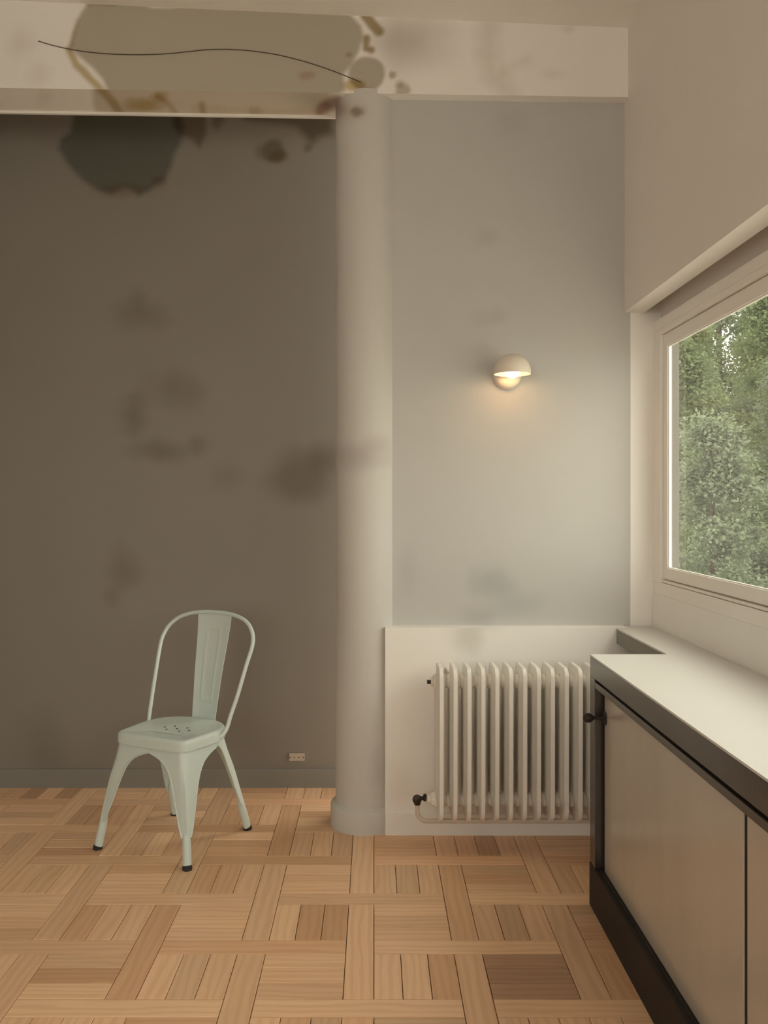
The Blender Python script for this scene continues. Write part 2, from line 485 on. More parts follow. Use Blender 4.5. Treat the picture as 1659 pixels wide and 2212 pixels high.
front_items = [
    ('poly', (beam_poly, 7, 2.0), damp), ('blob', (792, 160, 39, 38, .16, .05), damp),
    ('line', ([(150, 108), (165, 140), (205, 180), (245, 225)], 8, 6, 2), ochre),
    ('line', ([(168, 45), (158, 80), (152, 110)], 4, 7, 2), (.80, .74, .66)), ('line', ([(190, 8), (215, 5), (245, 8)], 5, 6, 2), (.78, .70, .58)),
    ('line', ([(788, 34), (805, 52), (818, 68)], 11, 6, 3), (.45, .37, .23)), ('line', ([(792, 82), (790, 104), (803, 108)], 7, 6, 3), (.45, .37, .23)),
    ('blob', (754, 118, 7, 6, .6), (.8, .72, .58)), ('blob', (765, 184, 24, 12, .5), (.72, .58, .34)), ('blob', (663, 164, 15, 11, .6, .3), (.86, .74, .70)),
    ('blob', (848, 162, 8, 8, .6), (.62, .55, .46)), ('blob', (870, 194, 16, 16, .5, .3), (.62, .57, .50)), ('blob', (862, 182, 9, 8, .5), (.8, .76, .7)),
    ('blob', (895, 95, 62, 46, 1.0, .3), (.74, .71, .69)), ('blob', (860, 80, 40, 60, 1.1), (.88, .86, .85)),
    ('line', ([(1055, 60), (1052, 110), (1062, 160), (1100, 200)], 20, 22, 6), (.88, .86, .84)), ('line', ([(1090, 150), (1140, 128)], 9, 14, 4), (.93, .90, .88)), ('blob', (1228, 62, 12, 9, .9), (.9, .88, .86)), ('blob', (1195, 160, 22, 10, 1), (.94, .92, .91)),
    ('blob', (45, 95, 22, 34, 1.0, .3), (.90, .88, .87)), ('blob', (85, 160, 22, 24, 1.0, .3), (.92, .90, .89)),
]
soff_items = [
    ('poly', ([(200, 180), (715, 180), (712, 250), (400, 262), (212, 262), (204, 225)], 9, 3), (.72, .68, .60)),
    ('line', ([(205, 180), (238, 215), (262, 245)], 9, 7, 3), (.66, .56, .38)), ('blob', (310, 228, 38, 14, .6, .35), (.70, .60, .38)), ('blob', (345, 210, 18, 10, .7), (.74, .64, .46)),
    ('line', ([(340, 208), (365, 225), (385, 250)], 5, 7, 3), (.78, .68, .54)), ('line', ([(436, 225), (440, 250)], 7, 7, 2), (.70, .62, .48)),
    ('line', ([(690, 240), (712, 225), (724, 215)], 11, 9, 4), (.60, .48, .44)), ('blob', (553, 240, 14, 10, .7), (.80, .72, .62)), ('blob', (95, 210, 14, 24, 1.0), (.93, .91, .9)),
    ('line', ([(420, 236), (690, 244)], 6, 10, 3), (.90, .86, .80)),
]
me, u, v = beam_face('beam_front', True); apply_stains(me, (u, v), front_items); link('beam_face', me, M['beam'], beam)
me, u, v = beam_face('beam_soffit', False); apply_stains(me, (u, v), soff_items); link('beam_underside', me, M['beam'], beam)
bm = bmesh.new()                               # the core above, behind and to the far left
def prism(bm, x0, x1, y0, y1, lo, hi):
    vs_ = [bm.verts.new(p) for p in ((x0, y0, lo(x0)), (x1, y0, lo(x1)), (x1, y1, lo(x1)), (x0, y1, lo(x0)), (x0, y0, hi), (x1, y0, hi), (x1, y1, hi), (x0, y1, hi))]
    for q in ((0, 3, 2, 1), (4, 5, 6, 7), (0, 1, 5, 4), (1, 2, 6, 5), (2, 3, 7, 6), (3, 0, 4, 7)): bm.faces.new([vs_[i] for i in q])
zl = lambda x: zb(x) - 2.883
prism(bm, -1.75, BX1, .002, BY1 - BY0, lambda x: zl(x) + .002, .497)
prism(bm, BX0, -1.75, 0, BY1 - BY0, zl, .497)
o = obj('beam_core', bm, M['upper'], beam)
bm = bmesh.new(); prism(bm, BX0, -.1, BY1 - BY0 - .004, BY1 - BY0 + .010, lambda x: zl(x) - .010, .05)
obj('edge_bead', bm, M['white_plain'], beam)

# column
COLX, COLY, CR = -.0325, 3.533, .1222
col = thing('round_column', 'pale grey round plastered column with rounded plinth, beside the white radiator', 'column', (COLX, COLY, 0))
def col_mesh():
    nz, na = 300, 96
    zs = np.linspace(0, 2.90, nz)
    co = []; uu = []; vv = []
    for z in zs:
        for k in range(na):
            a = 2 * PI * k / na
            x, y = CR * math.cos(a), CR * math.sin(a)
            co.append((x, y, z)); uu.append(CX + (x + COLX) * F / (y + COLY)); vv.append(CY - (z - H) * F / (y + COLY))
    f = []
    for i in range(nz - 1):
        for k in range(na):
            f.append((i * na + k, i * na + (k + 1) % na, (i + 1) * na + (k + 1) % na, (i + 1) * na + k))
    me = bpy.data.meshes.new('column_shaft'); me.from_pydata(co, [], f); me.update()
    for p_ in me.polygons: p_.use_smooth = True
    apply_stains(me, (np.array(uu), np.array(vv)), [
        ('blob', (772, 242, 14, 11, .6, .3), (.55, .48, .43)), ('blob', (728, 236, 18, 26, .9, .4), (.66, .56, .52)), ('blob', (765, 240, 24, 18, 1.0), (.88, .84, .8)),
        ('blob', (778, 985, 52, 24, .9, .35), (.82, .79, .78)), ('blob', (815, 955, 26, 14, 1.0), (.88, .86, .85)), ('blob', (822, 1660, 20, 36, 1.1), (.90, .90, .90)), ('blob', (735, 1300, 20, 90, 1.2), (.95, .94, .93))])
    return me
link('column_shaft', col_mesh(), M['column'], col)
bm = lathe(bmesh.new(), [(CR, .098), (CR + .004, .094), (.139, .088), (.142, .082), (.142, .0)], 96)
o = obj('plinth', bm, M['column'], col, True, 40)
apply_stains(o.data, (np.zeros(len(o.data.vertices)), np.zeros(len(o.data.vertices))), [])
# ------------------------------------------------------------------ parquet: 3-strip blocks in a checkerboard, woven bands between
PXW, PYW, A0, B0, UB = .3095, .3085, -.081, 2.507, .0805
US = (PXW - UB) / 3; VS = (PYW - UB) / 3
GAP = .0021
def strip_mesh(name, L, W):
    """one plank: top face with a fine chamfer and four sides, lying along X, top at z = 0"""
    a, b, c, t = L / 2 - GAP / 2, W / 2 - GAP / 2, .0012, .0115
    co = [(-a, -b, -t), (a, -b, -t), (a, b, -t), (-a, b, -t), (-a, -b, -c * .7), (a, -b, -c * .7), (a, b, -c * .7), (-a, b, -c * .7),
          (-a + c, -b + c, 0), (a - c, -b + c, 0), (a - c, b - c, 0), (-a + c, b - c, 0)]
    f = [(8, 9, 10, 11)]
    for i in range(4):
        j = (i + 1) % 4
        f += [(i, j, 4 + j, 4 + i), (4 + i, 4 + j, 8 + j, 8 + i)]
    me = bpy.data.meshes.new(name); me.from_pydata(co, [], f); me.update()
    uv = me.uv_layers.new(name='grain')
    for l in me.loops:
        p_ = co[l.vertex_index]; uv.data[l.index].uv = (p_[0], p_[1])
    me.materials.append(M['wood'])
    return me
PM = {'hs': strip_mesh('plank', 3 * US, VS), 'vs': strip_mesh('plank', 3 * VS, US),
      'hb': strip_mesh('plank', 6 * US + UB, UB), 'vb': strip_mesh('plank', 6 * VS + UB, UB)}
planks = []                                    # (kind, x, y, turned)
for i in range(-12, 6):
    for j in range(-9, 8):
        ax, by = A0 + i * PXW, B0 + j * PYW
        if (i + j) % 2 == 0: planks.append(('vb', ax + UB / 2, by + UB / 2, 1))
        else: planks.append(('hb', ax + UB / 2, by + UB / 2, 0))
        for k in range(3):
            if (i + j) % 2 == 0: planks.append(('hs', ax + UB + 1.5 * US, by + UB + (k + .5) * VS, 0))
            else: planks.append(('vs', ax + UB + (k + .5) * US, by + UB + 1.5 * VS, 1))
planks = [q for q in planks if -3.55 < q[1] < 1.05 and -.2 < q[2] < 4.30]
BASE = np.array([.86, .585, .37])
def tone_of(x, y):
    t = BASE * (1 + .085 * rng.standard_normal())
    g = rng.random()
    if g < .16: t = t * np.array([1.08, 1.10, 1.11])          # a paler plank
    elif g < .34: t = t * np.array([.92, .87, .84])           # a redder one
    elif g < .42: t = t * np.array([.80, .74, .70])
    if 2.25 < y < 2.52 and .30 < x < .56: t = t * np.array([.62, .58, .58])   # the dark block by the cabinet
    return t * min(1, .95 / t.max())
def screen(q):
    kind, x, y, turned = q
    if y < 1.5: return None
    px, py = CX + x * F / y, CY + H * F / y
    return px, py
def seen(q):
    s = screen(q)
    if s is None: return False
    kind, x, y, turned = q
    if not (-110 < s[0] < 1700 and s[1] < 2275): return False
    if y > 3.40 + (.08 if turned else 0) and x > 0.0: return False
    if y > 4.0 or x > .74: return False
    return True
def area(q):
    w_ = {'hs': 3 * US * VS, 'vs': 3 * VS * US, 'hb': 7 * US * UB, 'vb': 7 * VS * UB}[q[0]]
    return w_ / q[2] ** 3
vis = sorted([q for q in planks if seen(q)], key=area, reverse=True)
front_set = vis[:300]; ids = set(map(id, front_set))
for q in front_set:
    kind, x, y, turned = q
    o = bpy.data.objects.new('plank', PM[kind]); C.objects.link(o); o.parent = floor
    o.location = (x, y, rng.normal(0, .00025)); o.rotation_euler = (0, 0, PI / 2 if turned else 0)
    if rng.random() < .5: o.rotation_euler.z += PI
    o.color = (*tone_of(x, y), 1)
co = []; fa = []; uvs = []; cols = []
for q in planks:
    if id(q) in ids: continue
    kind, x, y, turned = q
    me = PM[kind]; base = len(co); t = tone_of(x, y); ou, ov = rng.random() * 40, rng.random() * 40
    for v in me.vertices:
        a, b, c = v.co
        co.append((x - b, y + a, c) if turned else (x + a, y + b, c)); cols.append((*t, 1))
    for p_ in me.polygons:
        fa.append(tuple(base + i for i in p_.vertices))
        uvs += [(me.vertices[i].co.x + ou, me.vertices[i].co.y + ov) for i in p_.vertices]
me = bpy.data.meshes.new('plank_rows'); me.from_pydata(co, [], fa); me.update()
ul = me.uv_layers.new(name='grain'); ul.data.foreach_set('uv', np.array(uvs, np.float32).ravel())
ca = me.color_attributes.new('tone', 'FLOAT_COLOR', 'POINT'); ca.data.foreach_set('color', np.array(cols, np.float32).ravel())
o = link('plank_rows', me, M['wood_rows'], floor); o['kind'] = 'stuff'

# ------------------------------------------------------------------ window: fixed frame, sash, glass
def window(idx, ya, yb, jamb):
    """ya: far end, yb: near end"""
    root = bpy.data.objects.new('window_%d' % idx, None); C.objects.link(root); root['kind'] = 'structure'
    root.location = (1.10, yb, .934)
    def put(name, bs, mat, bev=.0015):
        bm = bmesh.new()
        for (x0, x1, y0, y1, z0, z1) in bs: box(bm, x0 - 1.10, x1 - 1.10, y0 - yb, y1 - yb, z0 - .934, z1 - .934, bev=bev)
        return obj(name, bm, mat, root)
    fs = ya - .088 if jamb else ya - .05                   # inner edge of the far fixed stile
    ns = yb + .05
    put('outer_frame', [(1.10, 1.132, yb, ya, 1.957, 1.997), (1.10, 1.132, yb, ya, .934, .981), (1.10, 1.132, fs, ya, .981, 1.957), (1.10, 1.132, yb, ns, .981, 1.957),
        (1.1305, 1.140, yb, ya, .934, 1.007), (1.1305, 1.140, yb, ya, 1.922, 1.997), (1.1305, 1.140, fs - .013, ya, 1.005, 1.925), (1.1305, 1.140, yb, ns + .013, 1.005, 1.925)], M['frame'])
    put('stop_bead', [(1.096, 1.131, ns, fs, 1.936, 1.955), (1.105, 1.131, ns, fs, .983, .992)], M['frame'], .001)
    sa, sb = fs - .003, ns + .003
    s = put('sash', [(1.112, 1.130, sb, sa, 1.885, 1.932), (1.112, 1.130, sb, sa, .997, 1.040), (1.112, 1.130, sa - .040, sa, 1.038, 1.887), (1.112, 1.130, sb, sb + .04, 1.038, 1.887)], M['frame'])
    b = bmesh.new()
    for (x0, x1, y0, y1, z0, z1) in [(1.1165, 1.1235, sb + .04, sa - .04, 1.880, 1.886), (1.1165, 1.1235, sb + .04, sa - .04, 1.039, 1.044), (1.1165, 1.1235, sa - .045, sa - .039, 1.04, 1.885), (1.1165, 1.1235, sb + .039, sb + .045, 1.04, 1.885)]:
        box(b, x0 - 1.10, x1 - 1.10, y0 - yb, y1 - yb, z0 - .934, z1 - .934, bev=.001)
    g = obj('glazing_bead', b, M['white_plain'], s)
    put('glass_pane', [(1.1235, 1.1255, sb + .03, sa - .03, 1.03, 1.895)], M['glass'], 0)
window(1, 3.462, 1.35, True)
window(2, 1.35, -.75, False)
window(3, -.75, -2.75, False)
struct(obj('wall_right_end', boxes((.99, 1.2, -3.3, -2.75, .9, 2.05)), M['upper'])).name = 'trim_3'

# ------------------------------------------------------------------ worktop and sill in one slab; dark cabinet under it
CABX, CABY = .6935, 2.819
wt = thing('worktop', 'long white worktop over the dark cabinet, running on as the window sill', 'worktop', (CABX, CABY, .80))
def rel(b, o): 
    l = o.location; return (b[0] - l.x, b[1] - l.x, b[2] - l.y, b[3] - l.y, b[4] - l.z, b[5] - l.z)
bm = bmesh.new()
for b in ((.941, 1.099, -1.2, 3.461, .7965, .802), (CABX, .941, -1.2, CABY, .7965, .802)): box(bm, *rel(b, wt))
obj('top', bm, M['counter'], wt)
bm = bmesh.new(); box(bm, .9415, 1.098, CABY + .001, 3.408, .742, .796); struct(obj('trim_4', bm, M['edge']))          # grey body of the sill

cab = thing('cabinet', 'long low black cabinet with sliding pale panels below the window', 'cabinet', (CABX, CABY, 0))
def cpart(name, bs, mat, parent=None, bev=.0015):
    bm = bmesh.new()
    for b in bs: box(bm, *rel(b, cab), bev=bev)
    return obj(name, bm, mat, parent or cab)
YN = -1.2
cpart('carcass', [(.735, 1.05, YN, CABY - .012, .05, .70), (.735, .94, YN, CABY - .012, .05, .735), (.725, .94, CABY - .014, CABY - .001, .0, .79)], M['black'])
cpart('fascia', [(CABX, .94, YN, CABY - .002, .7345, .7965)], M['black'])
cpart('end_stile', [(CABX, .735, 2.757, CABY - .0005, .138, .7345)], M['black'])
cpart('top_rail', [(CABX + .0005, .715, YN, 2.757, .706, .7255)], M['black'])
cpart('groove', [(CABX + .012, .74, YN, 2.757, .7250, .7350)], M['black2'], bev=0)
cpart('base_rail', [(CABX - .002, .735, YN, CABY, .0, .138)], M['black3'])
cpart('track', [(.7060, .7105, YN, 2.757, .138, .1425), (.722, .7255, YN, 2.757, .138, .1425)], M['black3'], bev=.0008)
d1 = cpart('sliding_door', [(.7185, .7275, 1.708, 2.735, .1385, .712)], M['door'], bev=.001)
d2 = cpart('sliding_door', [(.7185, .7275, .640, 1.690, .1385, .712)], M['door'], bev=.001)
cpart('door_gap_post', [(.7215, .735, 1.688, 1.712, .138, .712)], M['black2'], bev=0)
cpart('sliding_door', [(.7185, .7275, -.40, .622, .1385, .712)], M['door'], bev=.001)
KY, KZ = 2.728, .620
bm = lathe(bmesh.new(), [(0, .0), (.0225, .0), (.0225, -.002), (.018, -.0045), (.007, -.006), (.0058, -.012), (.0055, -.034), (.0075, -.038), (.0125, -.0425), (.0146, -.049), (.0150, -.0535), (.0138, -.0600), (.0105, -.0650), (.005, -.0680), (0, -.0685)], 24, 'X', (.7185 - CABX, KY - CABY, KZ))
bmesh.ops.remove_doubles(bm, verts=bm.verts[:], dist=1e-5)
obj('knob', bm, M['knob'], d1, True, 50)['label'] = 'black round door knob on a stem'
d1['label'] = 'first pale sliding panel, with the knob'

# ------------------------------------------------------------------ radiator
PITCH, RX0, RYF, RYB, RZ0, RZ1 = .0500, .2425, 3.150, 3.335, .128, .690
rad = thing('radiator', 'white cast iron column radiator against the white wall panel', 'radiator', (RX0, RYB, RZ0))
def section_mesh():
    """one cast section: a hollow leaf in the Y-Z plane, thin at its rim, swollen inside"""
    D, Ht = RYB - RYF, RZ1 - RZ0
    def outline(d):
        # rounded rectangle inset by d; y 0 = back, -D = front
        pts = []
        y0, y1, z0, z1 = -D + d, -d, d * 1.6, Ht - d * 1.2
        rf, rb = max(.055 - d * .6, .02), max(.045 - d * .6, .02)
        def arc(cy, cz, r, a0, a1, n, ky=1, kz=1):
            for k in range(n + 1):
                a = a0 + (a1 - a0) * k / n
                pts.append((cy + r * math.cos(a) * ky, cz + r * math.sin(a) * kz))
        arc(y1 - rb, z0 + rb, rb, -PI / 2, 0, 6)
        arc(y1 - rb, z1 - rb, rb, 0, PI / 2, 6)
        arc(y0 + rf * .6, z1 - rf * .6, rf * .6, PI / 2, PI, 7)
        arc(y0 + rf, z0 + rf, rf, PI, 1.5 * PI, 7)
        return pts
    ins = [0, .002, .006, .016, .026, .040, .056, .074]
    thk = [.0064, .0078, .0082, .0080, .0086, .0150, .0178, .0165]
    bm = bmesh.new(); loops = {}
    for sgn in (-1, 1):
        L = []
        for d, t in zip(ins, thk):
            L.append([bm.verts.new((sgn * t, y, z)) for y, z in outline(d)])
        loops[sgn] = L
        for a, b in zip(L, L[1:]):
            n = len(a)
            for k in range(n): bm.faces.new((a[k], a[(k + 1) % n], b[(k + 1) % n], b[k]))
        bm.faces.new(L[-1])
    a, b = loops[-1][0], loops[1][0]; n = len(a)
    for k in range(n): bm.faces.new((a[k], a[(k + 1) % n], b[(k + 1) % n], b[k]))
    # the round hubs that join it to the next section
    for z in (.068, Ht - .062):
        for s0, s1 in ((-.025, -.012), (.012, .025)):
            lathe(bm, [(.021, s0), (.027, s0 + .004 if s0 < 0 else s0), (.029, s1)] if s0 < 0 else [(.029, s0), (.027, s1 - .004), (.021, s1)], 16, 'X', (0, -D * .52, z))
    bmesh.ops.recalc_face_normals(bm, faces=bm.faces[:])
    me = bpy.data.meshes.new('section'); bm.to_mesh(me); bm.free()
    for p_ in me.polygons: p_.use_smooth = True
    try: me.set_sharp_from_angle(angle=math.radians(50))
    except Exception: pass
    me.materials.append(M['radiator'])
    return me
sm = section_mesh()
for k in range(14):
    o = bpy.data.objects.new('section', sm); C.objects.link(o); o.parent = rad; o.location = (k * PITCH, 0, 0)
D = RYB - RYF
bm = lathe(bmesh.new(), [(0, -.033), (.0135, -.033), (.0155, -.030), (.0165, -.018), (.024, -.017), (.024, -.012)], 20, 'X', (0, -D * .52, RZ1 - RZ0 - .062))
obj('plug', bm, M['radiator'], rad, True, 40)
bm = bmesh.new(); box(bm, -.047, -.033, -D * .52 - .006, -D * .52 + .006, RZ1 - RZ0 - .069, RZ1 - RZ0 - .056, bev=.001)
obj('air_vent', bm, M['bronze'], rad)
HZ = .068; hy = -D * .52
bm = lathe(bmesh.new(), [(.010, -.050), (.0155, -.046), (.0155, -.034), (.022, -.032), (.026, -.022), (.026, -.012)], 20, 'X', (0, hy, HZ))
obj('bushing', bm, M['radiator'], rad, True, 40)
bm = bmesh.new()
lathe(bm, [(.006, -.062), (.0125, -.060), (.0145, -.055), (.0125, -.050), (.006, -.048)], 18, 'X', (0, hy, HZ + .004), True)
lathe(bm, [(.011, -.022), (.0135, -.012), (.012, -.004), (.010, .010)], 18, 'Z', (-.083, hy, HZ), True)
tube(bm, [(-.083, hy, HZ + .002), (-.05, hy, HZ + .002)], .0075, 14)
valve = obj('valve', bm, M['bronze'], rad, True, 40)
bm = lathe(bmesh.new(), [(0, -.034), (.012, -.034), (.0160, -.031), (.0170, -.026), (.0160, -.018), (.008, -.014), (.006, .0)], 20, 'Y', (-.085, hy, HZ + .006))
obj('valve_knob', bm, M['bronze'], valve, True, 40)
pz = .114 - RZ0
pts = [(-.083, hy, HZ - .020), (-.083, hy, HZ - .05)] + [(-.083 + .035 * (1 - math.cos(a)), hy, pz + .035 * (1 - math.sin(a)) ) for a in np.linspace(0, PI / 2, 8)] + [(.1, hy, pz), (.72, hy, pz)]
pts[2:10] = [(-.083 + .035 * (1 - math.cos(a)), hy, (pz + .035) - .035 * math.sin(a)) for a in np.linspace(0, PI / 2, 8)]
obj('pipe', tube(bmesh.new(), pts, .0085, 14), M['pipe'], rad, True, 60)
for k in (1, 12):
    bm = bmesh.new(); box(bm, k * PITCH - .012, k * PITCH + .012, -.02, PANEL_Y - RYB, .50, .52)
    obj('wall_bracket', bm, M['radiator'], rad)

# ------------------------------------------------------------------ wall lamp
LX, LZ = .527, 1.790
lamp = thing('wall_lamp', 'small glowing half dome wall lamp on the light grey wall', 'lamp', (LX, WALL_GREY, LZ))
bm = lathe(bmesh.new(), [(0, -.040), (.030, -.040), (.046, -.034), (.053, -.022), (.055, -.010), (.055, 0)], 40, 'Y', (-.002, 0, 0))
bmesh.ops.remove_doubles(bm, verts=bm.verts[:], dist=1e-5)
obj('wall_mount', bm, M['lamp'], lamp, True, 50)
SY, SR, SZ = -.125, .071, -.012
prof = [(SR * math.cos(a), .078 * math.sin(a) ** .9) for a in np.linspace(0, PI / 2 - .001, 14)]
inner = [((r - .003) if r > .004 else 0.0, h - .003 if h > .004 else h) for r, h in prof][::-1]
prof = [(r if i < 13 else 0.0, h) for i, (r, h) in enumerate(prof)]
bm = lathe(bmesh.new(), [(0.0 if r < .001 else r, h) for r, h in prof] + [(max(r, 0), h) for r, h in inner] + [(SR, 0)], 48, 'Z', (0, SY, SZ))
bmesh.ops.remove_doubles(bm, verts=bm.verts[:], dist=1e-5)
sh = obj('shade', bm, M['lamp'], lamp, True, 50)
bm = bmesh.new(); tube(bm, [(0, -.03, .018), (0, SY + .02, .030)], .012, 14); obj('arm', bm, M['lamp'], lamp, True, 50)
bm = bmesh.new(); bmesh.ops.create_uvsphere(bm, u_segments=24, v_segments=14, radius=.030)
for v in bm.verts: v.co = Vector((v.co.x, v.co.y + SY, v.co.z * .85 + SZ + .010))
obj('bulb', bm, M['bulb'], lamp, True)['label'] = 'glowing warm bulb under the shade'

# ------------------------------------------------------------------ power outlet on the dark wall
ox, oz = X_(641, WALL_BACK), Z_(1635, WALL_BACK)
out = thing('power_outlet', 'small flat beige socket plate low on the dark grey wall', 'outlet', (ox, WALL_BACK, oz))
obj('cover_plate', boxes((-.0355, .0355, -.009, .001, -.0178, .0178), bev=.004), M['socket'], out)
for k in range(4):
    bm = lathe(bmesh.new(), [(0, -.0095), (.0028, -.0096), (.0028, -.006)], 12, 'Y', (-.030 + .020 * k, 0, 0))
    obj('socket_hole', bm, M['black2'], out)

# ------------------------------------------------------------------ thin dark wavy line across the damp patch on the beam
wp = [(82, 88), (120, 99), (170, 109), (230, 115.5), (300, 117.5), (360, 115.5), (410, 110.5), (445, 107), (490, 106), (540, 109), (600, 118), (660, 133), (720, 153), (780, 177)]
pts = [(X_(a, BY0 - .004), BY0 - .0022, Z_(b, BY0 - .004)) for a, b in wp]
pts = spline(pts, 8)
o = tag(obj('wire', tube(bmesh.new(), pts, .0017, 6), M['wire'], None, True), 'thin dark wavy line running across the damp patch on the beam', 'wire')

# ------------------------------------------------------------------ chair
TH = math.radians(153.7)
ch = thing('metal_chair', 'pale green-white metal bistro chair standing alone on the parquet', 'chair', (-.7505, 3.357, 0), TH)
# seat: pressed sheet, dished, rounded rim and a skirt
def seat_outline(off=0.0):
    half = [(0, .170), (.08, .169), (.130, .166), (.153, .158), (.164, .142), (.169, .10), (.175, .04), (.177, -.01), (.170, -.055), (.150, -.097), (.115, -.130), (.065, -.152), (0, -.160)]
    s = [tuple(q[:2]) for q in spline([(a, b, 0) for a, b in half], 4)]
    full = s + [(-x, y) for x, y in s[-2:0:-1]]
    if off:
        P = np.array(full); n = len(P)
        t = np.roll(P, -1, 0) - np.roll(P, 1, 0); t /= np.linalg.norm(t, axis=1)[:, None]
        P = P + off * np.stack([-t[:, 1], t[:, 0]], 1) * (1 if True else 1)
        full = [tuple(p_) for p_ in P]
    return full
ST = .432
bm = bmesh.new(); rings = []
for off, z in ((0.0, ST - .040), (0.0, ST - .014), (-.0015, ST - .006), (-.006, ST - .001), (-.013, ST + .001), (-.022, ST - .0005), (-.05, ST - .004), (-.09, ST - .007)):
    O_ = seat_outline(off)
    # offsets are measured inward whatever the winding
    if off and np.abs(np.array(O_)).sum() > np.abs(np.array(seat_outline(0))).sum(): O_ = seat_outline(-off)
    rings.append([bm.verts.new((x, y, z)) for x, y in O_])
for a, b in zip(rings, rings[1:]):
    n = len(a)
    for k in range(n): bm.faces.new((a[k], a[(k + 1) % n], b[(k + 1) % n], b[k]))
bm.faces.new(rings[-1])
seat = obj('seat', bm, M['chair'], ch, True, 60)
for hx, hy_ in ((0, .0), (.03, .025), (-.03, .025), (.03, -.025), (-.03, -.025), (.058, 0), (-.058, 0)):
    bm = lathe(bmesh.new(), [(0, .0), (.0042, .0), (.0042, -.001)], 12, 'Z', (hx, hy_ + .005, ST - .0060))
    obj('drain_hole', bm, M['black2'], seat)

def leg_mesh(sx, front):
    """sheet-metal leg: two flanges round a soft corner, wide where it arches into the seat frame, a tube at the foot"""
    sy = 1 if front else -1
    if front: top, foot = (.159, .160), (.2205, .2185)
    else: top, foot = (.154, -.098), (.1925, -.2185)
    bm = bmesh.new(); rings = []
    zt = ST - .030
    zs = [zt, .375, .366, .358, .348, .336, .32, .30, .27, .235, .20, .165, .13, .105]
    w1f = [.164, .164, .135, .116, .100, .088, .077, .068, .060, .053, .046, .039, .031, .023]     # flange along x
    w2f = [.200, .198, .176, .150, .126, .108, .094, .082, .070, .061, .052, .043, .033, .023]     # flange along y, front leg
    w2r = [.070, .070, .062, .056, .052, .049, .046, .044, .041, .038, .036, .033, .029, .024]
    if not front: w1f = [.160, .160, .128, .105, .088, .075, .064, .056, .049, .044, .040, .036, .031, .024]
    for i, z in enumerate(zs):
        t = (zt - z) / zt
        cx_, cy_ = top[0] + (foot[0] - top[0]) * t, top[1] + (foot[1] - top[1]) * t
        r = .030 - .012 * t
        w1, w2 = w1f[i], (w2f if front else w2r)[i]
        pts = []
        pts.append((cx_ - w1, cy_)); pts.append((cx_ - (w1 + r) / 2 if w1 > r else cx_ - w1 * .98, cy_)) 
        for k in range(9):
            a = PI / 2 * k / 8
            rr = r
            bulge = .006 * math.exp(-((k - 4) / 1.1) ** 2) * min(1, max(0, (t - .15) / .2))
            px_ = cx_ - rr + (rr + bulge) * math.sin(a); py_ = cy_ - sy * rr + sy * (rr + bulge) * math.cos(a)
            pts.append((max(px_, cx_ - w1) if k == 0 else px_, py_))
        pts.append((cx_, cy_ - sy * max((w2 + r) / 2, r * 1.001))); pts.append((cx_, cy_ - sy * max(w2, r * 1.002)))
        rings.append([bm.verts.new((sx * x, y, z)) for x, y in pts])
    for a, b in zip(rings, rings[1:]):
        for k in range(len(a) - 1): bm.faces.new((a[k], a[k + 1], b[k + 1], b[k]))
    bmesh.ops.recalc_face_normals(bm, faces=bm.faces[:])
    bmesh.ops.solidify(bm, geom=bm.faces[:], thickness=.0022)
    # rolled edge down both flanges
    for e in (0, -1):
        tube(bm, [tuple(v_) for v_ in ERINGS(rings, e)], .0030, 8)
    # foot tube
    t1 = (zt - .125) / zt
    def at(z):
        t = (zt - z) / zt
        return Vector((sx * (top[0] + (foot[0] - top[0]) * t - .0125), top[1] + (foot[1] - top[1]) * t - sy * .0125, z))
    tube(bm, [at(.145), at(.125), at(.105), at(.088), at(.05), at(.012)], [.006, .0115, .0142, .0158, .0160, .0155], 18)
    return bm, at(.0), at(.016)
def ERINGS(rings, e): return [r_[e].co.copy() for r_ in rings]
for sx in (1, -1):
    for front in (True, False):
        bm, p0, p1 = leg_mesh(sx, front)
        l = obj('leg', bm, M['chair'], ch, True, 45)
        b = bmesh.new(); tube(b, [(p0.x, p0.y, .0005), (p0.x, p0.y, .004), (p1.x, p1.y, .014)], [.0165, .0175, .0172], 18)
        obj('rubber_foot', b, M['rubber'], l, True, 50)['label'] = 'black rubber foot'
bm = bmesh.new()                               # braces under the seat
box(bm, -.150, .150, -.012, .012, .3800, .3835); box(bm, -.012, .012, -.09, .15, .3835, .387)
obj('under_brace', bm, M['chair'], ch)
# back hoop
half = [(.168, -.030, .398), (.180, -.040, .412), (.1885, -.056, .436), (.194, -.072, .480), (.204, -.100, .548), (.216, -.143, .660), (.2225, -.170, .722), (.2175, -.187, .757), (.199, -.202, .790), (.165, -.217, .817), (.115, -.228, .834), (.06, -.234, .8415)]
top_ = [(0, -.235, .8435)]
pts = spline(half + top_ + [(-x, y, z) for x, y, z in half[::-1]], 7)
obj('back_hoop', tube(bmesh.new(), pts, .0078, 14), M['chair'], ch, True, 60)
